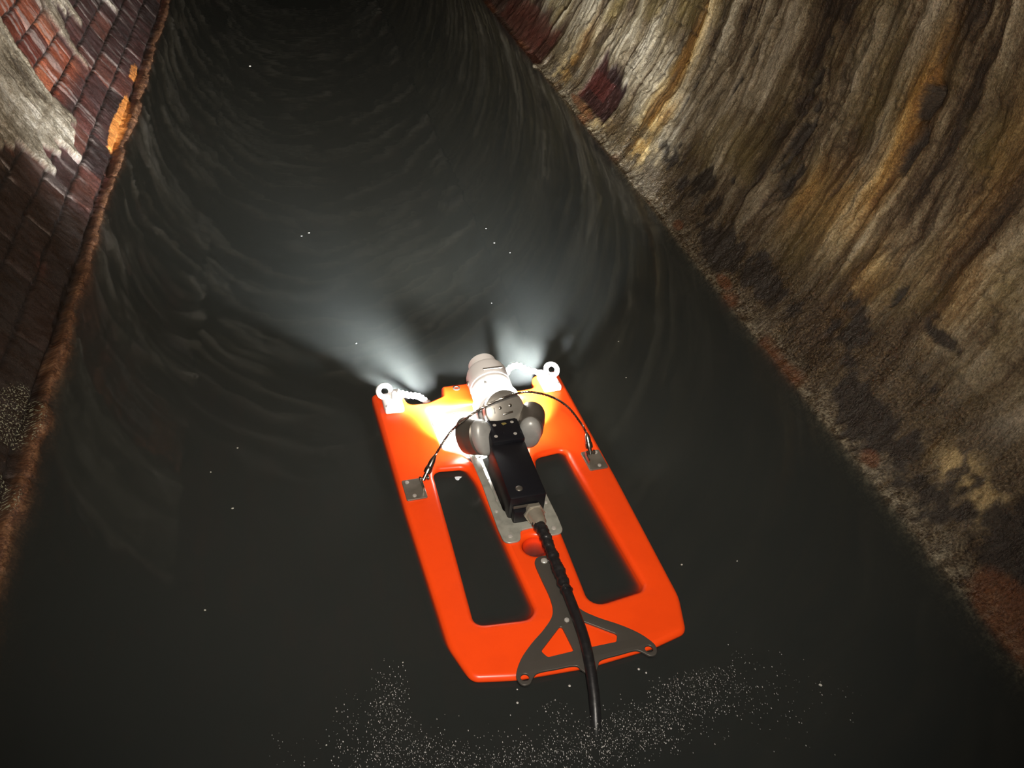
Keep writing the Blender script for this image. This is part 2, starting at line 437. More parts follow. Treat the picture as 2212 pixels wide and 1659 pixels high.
def disp_left(Y, Sg):
    bed, head, r1, r2 = bricks(Y, Sg, 33)
    n4 = fbm(Y * 75, Sg * 75, 42, 3)
    yw = Y + 0.09 * (fbm(Y * 2.5, Sg * 2.5, 7, 3) - 0.5)
    n2 = fbm(yw * 15, Sg * 1.8, 22, 4)
    ridge = 1 - np.abs(2 * n2 - 1)
    n3 = fbm(yw * 45, Sg * 4, 32, 3)
    bedm = 1 - sm(0.002, 0.0075, bed)
    headm = 1 - sm(0.002, 0.008, head)
    edge = 0.14 * (fbm(Y * 14, Sg * 2.0, 71, 4) - 0.5)
    e2 = 0.10 * (fbm(Y * 5, Sg * 9, 74, 4) - 0.5)
    # white mineral runs: a broad one with drips at its foot, a thinner one farther on, flowstone up the vault
    yy = Y + e2
    foot = 0.20 + 0.17 * (fbm(Y * 17, Sg * 0, 73, 2) - 0.5) + 0.4 * np.maximum(0, 2.95 - Y) - 0.05 * sm(2.95, 3.2, Y)
    c1 = sm(2.66, 2.72, yy) * (1 - sm(3.31, 3.36, yy)) * sm(foot, foot + 0.02, Sg)
    foot2 = 0.40 + 0.5 * (fbm(Y * 12, Sg * 0, 75, 3) - 0.5)
    c2 = sm(3.80, 3.86, yy) * (1 - sm(4.7, 4.9, yy)) * sm(foot2, foot2 + 0.03, Sg) * sm(0.40, 0.55, fbm(yw * 13, Sg * 1.5, 76, 3))
    cur = fbm(yw * 3.6 + 0.5 * np.sin(Sg * 2.2), Sg * 0.8, 86, 3)
    fold = 1 - np.abs(2 * np.mod(cur * 3.0, 1.0) - 1)
    hi = sm(0.60, 0.80, Sg + edge) * sm(3.1, 4.6, Y) * sm(0.36, 0.55, fbm(yw * 4, Sg * 1.3, 78, 3) + 0.08)
    coat = np.clip(np.maximum(np.maximum(c1, c2 * 0.9), hi), 0, 1)
    # projecting course along the water
    led = (1 - sm(0.006, 0.022, Sg + 0.014 * (fbm(Y * 7, Sg * 0, 79, 3) - 0.5) + 0.004 * (n4 - 0.5)))
    bk = fbm(Y * 3.2, Sg * 0 + 4, 80, 2)
    crk = blob(Y * 0, Sg, 0, 0.021 + 0.010 * (bk - 0.5), 1, 0.0045) * sm(0.30, 0.42, bk) * (1 - sm(3.5, 3.9, Y))
    d = 0.005 * (r2 - 0.5) + 0.0045 * n4 + 0.014 * fbm(Y * 9, Sg * 9, 83, 4)
    d = d - 0.008 * bedm * (1 - 0.8 * coat) - 0.004 * headm * (1 - coat)
    d = d + coat * (0.010 + 0.010 * ridge + 0.004 * n3) + hi * (0.050 * fold ** 2 + 0.020 * ridge + 0.015 * fbm(yw * 5, Sg * 0.8, 88, 3))
    d = d + led * (0.006 + 0.016 * fbm(Y * 6, Sg * 0, 89, 3) + 0.010 * fbm(Y * 13, Sg * 90, 90, 4)) - 0.022 * crk - 0.020
    white = headm * (1 - coat) * sm(0.48, 0.62, fbm(Y * 6, Sg * 6, 92, 3)) + 0.7 * sm(0.60, 0.72, fbm(yw * 26, Sg * 2.2, 93, 4)) * sm(2.6, 3.2, Y) * sm(0.06, 0.12, Sg)
    white = np.clip(0.7 * white * sm(2.3, 2.9, Y), 0, 1)
    run = np.clip(sm(0.25, 0.55, blob(Y, Sg, 3.68, .040, .32, .030) * (0.5 + fbm(Y * 12, Sg * 12, 94, 3))) + 0.8 * sm(0.3, 0.6, blob(Y, Sg, 4.30, .05, .12, .03) * (0.5 + fbm(Y * 14, Sg * 14, 98, 3))), 0, 1)
    red = sm(3.30, 3.4, Y) * (1 - sm(3.72, 3.86, Y)) * sm(0.22, 0.30, Sg)
    red = np.clip(red + sm(0.62, 0.85, fbm(Y * 8, Sg * 9, 97, 2)) * 0.7 * (1 - sm(2.9, 3.1, Y)) * sm(0.08, 0.14, Sg), 0, 1)
    grn = np.clip(sm(0.35, 0.6, (blob(Y, Sg, 1.76, .05, .10, .05) + blob(Y, Sg, 1.50, .04, .05, .04)) * 1.6), 0, 1)
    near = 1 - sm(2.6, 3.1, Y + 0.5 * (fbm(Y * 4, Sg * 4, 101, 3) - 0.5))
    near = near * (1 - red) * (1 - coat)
    return d, dict(coat=coat, led=led, near=near, crack=np.clip(np.maximum(bedm * (1 - coat), crk), 0, 1), white=white, run=run, red=red, bid=r1, tone=np.clip((0.55 * n2 + 0.45 * fbm(Y * 9, Sg * 9, 99, 4)) * (1 - 0.6 * hi) + hi * (0.75 * fold ** 2 - 0.05), 0, 1), grn=grn)

def disp_ceiling(Y, Sg):
    yw = Y + 0.09 * (fbm(Y * 2.5, Sg * 2.5, 8, 3) - 0.5)
    n2 = fbm(yw * 13, Sg * 1.2, 23, 4)
    ridge = 1 - np.abs(2 * n2 - 1)
    bed, head, r1, r2 = bricks(Y, Sg, 34)
    joint = np.maximum(1 - sm(0.003, 0.011, bed), 1 - sm(0.003, 0.010, head))
    coat = sm(0.22, 0.40, fbm(yw * 2.5, Sg * 1.3, 79, 3)) * sm(3.1, 4.8, Y + 0.8 * (fbm(Y * 2, Sg * 2, 87, 3) - 0.5))
    cur = fbm(yw * 3.6 + 0.5 * np.sin(Sg * 2.2), Sg * 0.8, 85, 3)
    fold = 1 - np.abs(2 * np.mod(cur * 3.0, 1.0) - 1)
    d = coat * (0.015 * ridge + 0.055 * fold ** 2) + 0.012 * fbm(Y * 6, Sg * 6, 84, 3) - 0.010 * joint * (1 - coat)
    n2 = np.clip(0.30 * n2 + 0.85 * fold ** 2.0 - 0.08, 0, 1)
    z = np.zeros_like(Y)
    return d, dict(coat=coat, led=z, near=z, crack=joint * (1 - coat), white=z, run=z, red=z, bid=r1, tone=n2, grn=z)

def wall_shader(name):
    t = NT(name)
    b = t.n('ShaderNodeBsdfPrincipled')
    cmb = t.n('ShaderNodeCombineXYZ')
    y, s = t.attr('ystat'), t.attr('sstat')
    t.l(y, cmb.inputs[0]); t.l(s, cmb.inputs[1])
    def noise(sx, sy, det=5.0, rough=0.6):
        mp = t.n('ShaderNodeVectorMath', operation='MULTIPLY')
        t.l(cmb.outputs[0], mp.inputs[0])
        mp.inputs[1].default_value = (sx, sy, 1)
        nz = t.n('ShaderNodeTexNoise', i_Scale=1.0, i_Detail=det, i_Roughness=rough)
        t.l(mp.outputs[0], nz.inputs['Vector'])
        return nz.outputs[0]
    return t, b, noise, s

# --- right wall: brown and cream flowstone over brick, black growth by the water
t, b, noise, s_ = wall_shader('flowstone_wall')
streak = noise(70, 5.0)
grain = noise(160, 160)
fine = noise(420, 420, 3.0)
tone = t.math('ADD', t.attr('tone'), t.math('MULTIPLY', t.math('SUBTRACT', streak, 0.5), 0.40))
tone = t.math('ADD', tone, t.math('MULTIPLY', t.math('SUBTRACT', t.math('ADD', t.math('MULTIPLY', grain, 0.6), t.math('MULTIPLY', noise(60, 30), 0.4)), 0.5), 0.85))
col = t.ramp(tone, [(0.22, (0.030, 0.020, 0.012)), (0.36, (0.085, 0.058, 0.032)), (0.50, (0.170, 0.132, 0.080)), (0.64, (0.28, 0.235, 0.155)), (0.84, (0.44, 0.39, 0.29))])
warm = noise(2.6, 2.2, 3.0)
col = t.mix(t.math('MULTIPLY', t.n('ShaderNodeMapRange', i_1=0.48, i_2=0.66).outputs[0], 0.6), col, (0.19, 0.145, 0.048))
mr = [n for n in t.t.nodes if n.bl_idname == 'ShaderNodeMapRange'][-1]
t.l(warm, mr.inputs[0])
lowcol = t.ramp(t.math('ADD', t.math('MULTIPLY', grain, 0.75), t.math('MULTIPLY', noise(22, 22), 0.35)), [(0.40, (0.013, 0.008, 0.005)), (0.54, (0.045, 0.029, 0.015)), (0.68, (0.125, 0.088, 0.048)), (0.80, (0.36, 0.30, 0.20))])
wl = t.n('ShaderNodeMapRange', i_1=0.075, i_2=0.0)
t.l(s_, wl.inputs[0])
gr = t.n('ShaderNodeMapRange', i_1=0.46, i_2=0.60)
t.l(t.math('ADD', t.math('MULTIPLY', noise(48, 48, 3.0), 0.6), t.math('MULTIPLY', grain, 0.4)), gr.inputs[0])
lowcol = t.mix(t.math('MULTIPLY', t.math('MULTIPLY', wl.outputs[0], gr.outputs[0]), 0.85), lowcol, t.mix(fine, (0.20, 0.16, 0.10), (0.46, 0.42, 0.31)))
col = t.mix(t.math('MULTIPLY', t.attr('low'), 0.88), col, lowcol)
och = t.ramp(tone, [(0.3, (0.20, 0.10, 0.025)), (0.5, (0.45, 0.27, 0.080)), (0.72, (0.80, 0.60, 0.28))])
col = t.mix(t.attr('ochre'), col, och)
col = t.mix(t.math('MULTIPLY', t.attr('dark'), 0.93), col, t.mix(grain, (0.012, 0.010, 0.008), (0.045, 0.036, 0.028)))
col = t.mix(t.attr('crack'), col, (0.025, 0.018, 0.012))
col = t.mix(t.attr('bare'), col, t.mix(t.attr('bid'), (0.022, 0.012, 0.010), (0.070, 0.016, 0.012)))
col = t.mix(t.math('MULTIPLY', t.attr('rust'), 0.75), col, t.mix(grain, (0.045, 0.016, 0.008), (0.22, 0.085, 0.035)))
sp = t.n('ShaderNodeMapRange', i_1=0.36, i_2=0.64, i_3=0.35, i_4=1.5)
t.l(t.math('ADD', t.math('MULTIPLY', noise(230, 150, 4.0, 0.75), 0.65), t.math('MULTIPLY', noise(75, 40, 4.0, 0.7), 0.35)), sp.inputs[0])
spc = t.n('ShaderNodeCombineXYZ')
for k in range(3): t.l(sp.outputs[0], spc.inputs[k])
col = t.mix(1.0, col, spc.outputs[0], 'MULTIPLY')
t.l(col, b.inputs['Base Color'])
rg = t.n('ShaderNodeMapRange', i_1=0.35, i_2=0.65, i_3=0.28, i_4=0.75)
t.l(noise(30, 9), rg.inputs[0]); t.l(t.math('MULTIPLY', rg.outputs[0], t.math('SUBTRACT', 1.0, t.math('MULTIPLY', t.attr('low'), 0.5))), b.inputs['Roughness'])
b.inputs['Specular IOR Level'].default_value = 0.45
hgt = t.math('ADD', t.math('ADD', t.math('ADD', streak, t.math('MULTIPLY', t.attr('low'), t.math('MULTIPLY', noise(95, 95, 3.0), 2.0))), t.math('MULTIPLY', noise(60, 30), 1.4)), t.math('ADD', grain, t.math('MULTIPLY', fine, 0.45)))
bp = t.n('ShaderNodeBump', i_Strength=0.75, i_Distance=0.006)
t.l(hgt, bp.inputs['Height']); t.l(bp.outputs[0], b.inputs['Normal'])
t.l(b.outputs[0], t.out.inputs[0])
M['wall_r'] = t.m

# --- left wall: wet red and purple brick with white mineral runs, rusty course at the water
t, b, noise, s_ = wall_shader('wet_brick_wall')
streak = noise(60, 6.0)
grain = noise(150, 150)
fine = noise(420, 420, 3.0)
bid = t.math('ADD', t.attr('bid'), t.math('MULTIPLY', t.math('SUBTRACT', noise(9, 9), 0.5), 0.9))
col = t.ramp(bid, [(0.05, (0.030, 0.017, 0.016)), (0.35, (0.058, 0.026, 0.024)), (0.62, (0.095, 0.030, 0.024)), (0.85, (0.13, 0.048, 0.034))])
redc = t.ramp(bid, [(0.1, (0.11, 0.022, 0.013)), (0.5, (0.27, 0.068, 0.030)), (0.9, (0.40, 0.13, 0.06))])
col = t.mix(t.math('MULTIPLY', t.attr('red'), 0.95), col, redc)
soot = t.n('ShaderNodeMapRange', i_1=0.42, i_2=0.62)
t.l(t.math('ADD', t.math('MULTIPLY', grain, 0.5), t.math('MULTIPLY', noise(7, 7), 0.5)), soot.inputs[0])
col = t.mix(t.math('MULTIPLY', soot.outputs[0], 0.55), col, (0.022, 0.014, 0.010))
ctone = t.math('ADD', t.attr('tone'), t.math('MULTIPLY', t.math('SUBTRACT', streak, 0.5), 0.5))
ctone = t.math('ADD', ctone, t.math('MULTIPLY', t.math('SUBTRACT', t.math('ADD', t.math('MULTIPLY', grain, 0.5), t.math('MULTIPLY', noise(38, 38), 0.5)), 0.5), 1.3))
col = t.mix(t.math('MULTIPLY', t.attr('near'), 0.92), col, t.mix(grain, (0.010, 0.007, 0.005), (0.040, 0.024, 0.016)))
cc = t.ramp(ctone, [(0.28, (0.060, 0.044, 0.028)), (0.42, (0.155, 0.125, 0.085)), (0.60, (0.29, 0.25, 0.185)), (0.82, (0.54, 0.49, 0.41))])
col = t.mix(t.attr('white'), col, t.mix(grain, (0.20, 0.15, 0.13), (0.50, 0.44, 0.40)))
col = t.mix(t.attr('crack'), col, (0.014, 0.009, 0.007))
col = t.mix(t.attr('coat'), col, cc)
ledc = t.ramp(t.math('ADD', t.math('MULTIPLY', grain, 0.5), t.math('MULTIPLY', noise(16, 26), 0.6)), [(0.38, (0.030, 0.015, 0.010)), (0.54, (0.13, 0.058, 0.028)), (0.74, (0.34, 0.18, 0.09))])
col = t.mix(t.attr('led'), col, ledc)
rm = t.n('ShaderNodeMapRange', i_1=0.36, i_2=0.60)
t.l(t.math('ADD', t.math('MULTIPLY', noise(34, 70), 0.8), t.math('MULTIPLY', t.math('SUBTRACT', t.attr('run'), 0.5), 0.5)), rm.inputs[0])
col = t.mix(t.math('MULTIPLY', rm.outputs[0], t.math('MINIMUM', t.math('MULTIPLY', t.attr('run'), 3.0), 1.0)), col, t.mix(grain, (0.42, 0.10, 0.015), (0.90, 0.40, 0.10)))
gm = t.n('ShaderNodeMapRange', i_1=0.56, i_2=0.62)
t.l(noise(190, 190, 2.0), gm.inputs[0])
col = t.mix(t.math('MULTIPLY', t.attr('grn'), gm.outputs[0]), col, (0.36, 0.37, 0.26))
sp = t.n('ShaderNodeMapRange', i_1=0.36, i_2=0.64, i_3=0.45, i_4=1.45)
t.l(t.math('ADD', t.math('MULTIPLY', noise(230, 150, 4.0, 0.75), 0.65), t.math('MULTIPLY', noise(75, 40, 4.0, 0.7), 0.35)), sp.inputs[0])
spc = t.n('ShaderNodeCombineXYZ')
for k in range(3): t.l(sp.outputs[0], spc.inputs[k])
col = t.mix(1.0, col, spc.outputs[0], 'MULTIPLY')
t.l(col, b.inputs['Base Color'])
rg = t.n('ShaderNodeMapRange', i_1=0.35, i_2=0.65, i_3=0.30, i_4=0.8)
t.l(noise(30, 12), rg.inputs[0]); t.l(rg.outputs[0], b.inputs['Roughness'])
b.inputs['Specular IOR Level'].default_value = 0.5
hgt = t.math('ADD', t.math('MULTIPLY', streak, 0.3), t.math('ADD', t.math('MULTIPLY', t.math('ADD', grain, noise(55, 55, 4.0)), 1.2), t.math('MULTIPLY', fine, 0.5)))
bp = t.n('ShaderNodeBump', i_Strength=0.5, i_Distance=0.006)
t.l(hgt, bp.inputs['Height']); t.l(bp.outputs[0], b.inputs['Normal'])
t.l(b.outputs[0], t.out.inputs[0])
M['wall_l'] = t.m

SG = np.concatenate([np.arange(-0.12, 1.20, 0.006), np.arange(1.20, 1.79, 0.012)])
wall_mesh('wall_right', 1, SG, disp_right, None, M['wall_r'])
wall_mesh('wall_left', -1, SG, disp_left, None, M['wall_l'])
s_top = (math.pi / 2 - A0) * R_T
YG_FULL = YG
YG = np.concatenate([np.arange(-1.0, 6.0, 0.012), np.arange(6.0, 14.0, 0.04)])
SGC = np.arange(1.775, 2 * s_top - 1.775, 0.014)
wall_mesh('ceiling', 1, SGC, disp_ceiling, None, M['wall_l'])
YG = YG_FULL
# the bed of the channel under the water
bm = bmesh.new()
rows = []
for y in (-1.0, 14.0):
    rows.append([bm.verts.new((1.30 * math.cos(a), y, CZ + 1.30 * math.sin(a))) for a in np.linspace(math.pi - A0 + 0.08, 2 * math.pi + A0 - 0.08, 40)])
for k in range(39): bm.faces.new((rows[0][k], rows[0][k + 1], rows[1][k + 1], rows[1][k]))
fl = from_bm('floor', bm, simple('silt_bed', (0.06, 0.05, 0.04), 0.9, 0, 0.2, 0.6, 8, 0.3))
fl['kind'] = 'structure'

# ================================================================== WATER
t = NT('murky_water')
tc = t.n('ShaderNodeTexCoord').outputs['Object']
nz = t.n('ShaderNodeTexNoise', i_Scale=7.0, i_Detail=2.0); t.l(tc, nz.inputs['Vector'])
nz2 = t.n('ShaderNodeTexNoise', i_Scale=45.0, i_Detail=2.0); t.l(tc, nz2.inputs['Vector'])
bp = t.n('ShaderNodeBump', i_Strength=0.05, i_Distance=0.010)
t.l(t.math('ADD', nz.outputs[0], t.math('MULTIPLY', nz2.outputs[0], 0.012)), bp.inputs['Height'])
dt = t.n('ShaderNodeVectorMath', operation='DOT_PRODUCT')
t.l(bp.outputs[0], dt.inputs[0]); t.l(t.n('ShaderNodeNewGeometry').outputs['Incoming'], dt.inputs[1])
cosi = t.math('MINIMUM', t.math('ABSOLUTE', dt.outputs['Value']), 1.0)
fres = t.math('MULTIPLY_ADD', t.math('POWER', t.math('SUBTRACT', 1.0, cosi), 5.0), 0.98, 0.02)   # Schlick, the same from both sides
tr = t.n('ShaderNodeBsdfTransparent')
gl = t.n('ShaderNodeBsdfGlossy', i_Roughness=0.02); t.l(bp.outputs[0], gl.inputs['Normal'])
mx = t.n('ShaderNodeMixShader')
t.l(fres, mx.inputs[0]); t.l(tr.outputs[0], mx.inputs[1]); t.l(gl.outputs[0], mx.inputs[2])
t.l(mx.outputs[0], t.out.inputs['Surface'])
vs = t.n('ShaderNodeVolumeScatter', i_Color=(0.86, 0.92, 0.90, 1), i_Density=5.4, i_Anisotropy=-0.1)
va = t.n('ShaderNodeVolumeAbsorption', i_Color=(0.20, 0.22, 0.17, 1), i_Density=44.0)
ad = t.n('ShaderNodeAddShader'); t.l(vs.outputs[0], ad.inputs[0]); t.l(va.outputs[0], ad.inputs[1])
t.l(ad.outputs[0], t.out.inputs['Volume'])
M['water'] = t.m
bm = bmesh.new()
RW = 1.283
hw = math.sqrt(RW * RW - CZ * CZ)
aw = math.atan2(-CZ, hw)
ring = [(RW * math.cos(a), CZ + RW * math.sin(a)) for a in np.linspace(math.pi - aw, 2 * math.pi + aw, 28)]
ends = [[bm.verts.new((x, y, z)) for x, z in ring] for y in (-0.99, 13.9)]
for k in range(len(ring)):
    k2 = (k + 1) % len(ring)
    bm.faces.new((ends[0][k], ends[0][k2], ends[1][k2], ends[1][k]))
bm.faces.new(ends[0]); bm.faces.new(ends[1][::-1])
tag(from_bm('water', bm, M['water'], smooth=False), 'still dark murky water filling the bottom of the brick tunnel', 'water', kind='stuff')

# ================================================================== INSPECTION RAFT
raft = bpy.data.objects.new('inspection_raft', None)
COL.objects.link(raft)
RS = 1.032
raft.location = CAM + (Vector((0.083, 1.280, 0.0)) - CAM) * RS
raft.scale = (RS, RS, RS)
raft.rotation_euler = (0, 0, math.radians(3.523))
raft.empty_display_size = 0.1
tag(raft, 'orange plastic inspection raft with lit camera head floating on the dark water', 'raft')
DK = 0.060
mir = lambda L: [(-p[0], *p[1:]) for p in L[::-1]]
half = [(0.0, -0.442), (0.13, -0.434, .2), (0.207, -0.418, .024), (0.230, -0.34, .12), (0.239, 0.0, .6), (0.243, 0.418, .012), (0.170, 0.405, .016), (0.160, 0.358, .018), (0.115, 0.356, .03), (0.075, 0.374, .012), (0.067, 0.412, .010)]
outer = fillet(half + mir(half[1:]))
openR = [(0.157, 0.117, .018), (0.164, -0.10, .3), (0.172, -0.308, .020), (0.053, -0.321, .026), (0.070, 0.06, .2), (0.082, 0.109, .022)]
well = [(0.121, 0.326, .010), (0.118, 0.180, .02), (0.075, 0.152, .03), (0.052, 0.10, .04), (0.044, -0.085, .008)]
hull_loops = [outer, fillet(openR), fillet(mir(openR)), fillet(well + mir(well)), circle(-0.002, -0.149, 0.027, 28)]
hull = plate('hull', hull_loops, -0.045, DK, 0.011, M['hull'], raft, res=4)
for v in hull.data.vertices:                 # the stern and the bay fronts are undercut below the rounded deck edge
    if v.co.y < 0.25 and v.co.z < DK - 0.012:
        v.co.y += 1.15 * (DK - 0.012 - v.co.z)
tag(hull, 'bright orange moulded plastic hull with two open bays')
lathe('hull_recess', [(0.0268, 0.003), (0.0262, -0.002), (0.0035, -0.034), (0.0, -0.0352)][::-1], (-0.002, -0.149, DK - 0.011), (0, 0, 1), M['hull_bowl_shade'], raft, caps=False)

# screws of one kind, copied
screw_me = None
def screw(p, parent, r=0.0045, axis=(0, 0, 1), mat=None, name='screw', h=0.0028):
    return lathe(name, [(r, -0.004), (r, h * 0.3), (r * 0.86, h * 0.75), (r * 0.5, h), (0, h * 1.05)], p, axis, mat or M['screw'], parent, seg=16)

# galvanised camera frame: well floor, lugged frame and side rails
fl_ = fillet([(0.114, 0.322, .008), (0.112, 0.184, .02), (0.070, 0.158, .02), (-0.070, 0.158, .02), (-0.112, 0.184, .02), (-0.114, 0.322, .008)])
wf = plate('well_plate', [fl_], 0.032, 0.037, 0.001, M['galv'], raft)
tag(wf, 'bare metal plate in the front well, washed out by the lamps')
fh = [(0.0, -0.106, .02), (0.022, -0.108, .010), (0.030, -0.136, .012), (0.064, -0.136, .015), (0.066, -0.09, .02), (0.063, 0.04, .2), (0.066, 0.155, .01)]
fi = [(0.048, 0.148, .004), (0.046, -0.035, .01), (0.018, -0.082, .01)]
fr_o = fillet(fh + mir(fh[1:]))
frame = plate('camera_frame', [fr_o, fillet(fi + mir(fi))], DK, DK + 0.0045, 0.0012, M['galv'], raft)
tag(frame, 'galvanised frame with two rounded rear lugs')
for sx in (-1, 1):
    screw((sx * 0.047, -0.119, DK + 0.0045), frame, 0.005)
    screw((sx * 0.055, -0.045, DK + 0.0045), frame, 0.004)
    screw((sx * 0.055, 0.125, DK + 0.0045), frame, 0.004)
    bm = bmesh.new()
    add_box(bm, (sx * 0.041, 0.04, 0.040), (0.016, 0.205, 0.004), 0.0012)
    add_box(bm, (sx * 0.0485, 0.04, 0.047), (0.003, 0.205, 0.018), 0.0008)
    rail = from_bm('side_rail', bm, M['galv'], raft)
    for yy in (0.115, 0.075, 0.005, -0.04): screw((sx * 0.041, yy, 0.042), rail, 0.004)

# stern plate like a fluke, three drilled lugs
st = [(-0.0215, -0.205), (-0.021, -0.24), (-0.0195, -0.29), (-0.027, -0.325), (-0.052, -0.352), (-0.085, -0.377), (-0.112, -0.402), (-0.128, -0.425), (-0.1325, -0.440), (-0.126, -0.4545), (-0.113, -0.4545), (-0.104, -0.445), (-0.092, -0.4375), (-0.06, -0.4385), (-0.025, -0.4405)]
stl = st + [(-0.017, -0.451), (-0.008, -0.461), (0.006, -0.461), (0.015, -0.451)]
right = [(-x, y) for x, y in st[::-1]]
top = [(0.018, -0.193), (0.009, -0.186), (-0.009, -0.186), (-0.018, -0.193)]
out_s = smooth_loop(stl + right + top, 4)
triL = fillet([(-0.020, -0.352, .004), (-0.074, -0.397, .006), (-0.066, -0.412, .005), (-0.016, -0.411, .004)])
triR = [(-x, y) for x, y in triL[::-1]]
holes = [circle(-0.118, -0.441, 0.0075, 16), circle(0.118, -0.441, 0.0075, 16), circle(0.0, -0.450, 0.0075, 16)]
stern = plate('stern_plate', [out_s, triL, triR] + holes, DK + 0.0005, DK + 0.0055, 0.0011, M['steel_dark'], raft)
tag(stern, 'dark steel tow plate with three drilled lugs')
screw((-0.001, -0.199, DK + 0.0055), stern, 0.007)
screw((-0.006, -0.345, DK + 0.0055), stern, 0.005)

# bail wire with its two anchor plates
for sx in (-1, 1):
    ap = plate('anchor_plate', [fillet([(sx * 0.208 - 0.0225, 0.030, .004), (sx * 0.208 + 0.0225, 0.030, .004), (sx * 0.208 + 0.0225, 0.092, .004), (sx * 0.208 - 0.0225, 0.092, .004)])], DK, DK + 0.004, 0.001, M['plate_steel'], raft)
    screw((sx * 0.220, 0.083, DK + 0.004), ap, 0.0045)
    screw((sx * 0.212, 0.040, DK + 0.004), ap, 0.0045)
    bm = bmesh.new()
    add_box(bm, (sx * 0.190, 0.062, DK + 0.010), (0.003, 0.030, 0.014), 0.001)
    from_bm('clevis_tab', bm, M['steel'], ap)
wire_pts = [(-0.155, 0.100, 0.113), (-0.130, 0.112, 0.146), (-0.105, 0.119, 0.171), (-0.046, 0.130, 0.203), (0.017, 0.137, 0.221), (0.062, 0.138, 0.224), (0.113, 0.131, 0.208), (0.152, 0.121, 0.180), (0.183, 0.106, 0.139), (0.197, 0.097, 0.113)]
wp = spline3(wire_pts, 18)
bm = bmesh.new()
x = None
for strand in range(3):
    pts = []
    for i, p in enumerate(wp):
        d = (wp[min(i + 1, len(wp) - 1)] - wp[max(i - 1, 0)]).normalized()
        u = d.cross(Vector((0, 1, 0))).normalized(); v = d.cross(u)
        a = i * 0.85 + strand * 2.094
        pts.append(p + (u * math.cos(a) + v * math.sin(a)) * 0.0013)
    add_tube(bm, pts, 0.0016, 6)
wire = from_bm('bail_wire', bm, M['steel'], raft)
tag(wire, 'twisted steel wire arching over the camera')
for e, nxt, base in ((wire_pts[0], wire_pts[2], Vector((-0.187, 0.070, 0.076))), (wire_pts[-1], wire_pts[-3], Vector((0.200, 0.068, 0.076)))):
    tip = Vector(e) * 1.0
    d = (tip - base); L = d.length
    tm = lathe('wire_terminal', [(0.0042, 0), (0.0046, L * .28), (0.0080, L * .30), (0.0085, L * .42), (0.0080, L * .55), (0.0070, L * .57), (0.0068, L * .80), (0.0040, L * .98), (0.0022, L * 1.06)], base, d, M['steel'], raft, seg=20)
    bm = bmesh.new()
    add_lathe(bm, [(0.0042, -0.011), (0.0055, -0.010), (0.0055, -0.007), (0.0032, -0.006), (0.0032, 0.006), (0.0055, 0.007), (0.0055, 0.010), (0.0042, 0.011)], base + d * 0.08, (1, 0, 0), 14)
    from_bm('clevis_pin', bm, M['steel'], tm)

# front eye plates and the white rope strung between them
for sx in (-1, 1):
    bm = bmesh.new()
    add_box(bm, (sx * 0.200, 0.358, DK + 0.008), (0.046, 0.066, 0.016), 0.005)
    add_box(bm, (sx * 0.188, 0.372, DK + 0.018), (0.026, 0.030, 0.022), 0.006)
    ep = from_bm('eye_bracket', bm, M['white'], raft)
    bm = bmesh.new()
    d = Vector((sx * -0.10, 0.72, 0.75)).normalized()
    c = Vector((sx * 0.214, 0.384, DK + 0.026))
    nrm = Vector((0, -0.62, 0.78))
    B = basis(nrm, (1, 0, 0))
    pts = [c + B @ Vector((0.0150 * math.cos(k * math.pi / 14), 0.0150 * math.sin(k * math.pi / 14), 0)) for k in range(28)]
    rings = []
    for k, p in enumerate(pts):
        rad = (p - c).normalized()
        rings.append([bm.verts.new(p + rad * 0.0065 * math.cos(q * math.pi / 5) + nrm * 0.0055 * math.sin(q * math.pi / 5)) for q in range(10)])
    for k in range(28):
        a, b_ = rings[k], rings[(k + 1) % 28]
        for q in range(10): bm.faces.new((a[q], a[(q + 1) % 10], b_[(q + 1) % 10], b_[q]))
    from_bm('eye_ring', bm, M['white'], ep)
    screw((sx * 0.216, 0.338, DK + 0.016), ep, 0.004)
rp = spline3([(-0.186, 0.372, 0.088), (-0.160, 0.368, 0.078), (-0.135, 0.368, 0.070), (-0.112, 0.380, 0.040), (-0.08, 0.41, -0.01), (-0.03, 0.44, -0.05), (0.04, 0.44, -0.04), (0.078, 0.405, 0.02), (0.092, 0.400, 0.062), (0.108, 0.405, 0.092), (0.128, 0.404, 0.098), (0.150, 0.392, 0.090), (0.186, 0.372, 0.088)], 12)
def rope_r(tt):
    return lambda k: 0.0072 + 0.0016 * math.sin(3 * 2 * math.pi * k / 12 + tt * 190)
tag(tube('bow_rope', rp, rope_r, M['rope'], raft), 'white rope between the front eyes')
# bow fitting in the tab
lathe('bow_grommet', [(0.009, -0.002), (0.0095, 0.001), (0.006, 0.002), (0.0045, -0.004), (0, -0.004)], (-0.033, 0.392, DK), (0, 0, 1), M['steel_dark'], raft, seg=20)

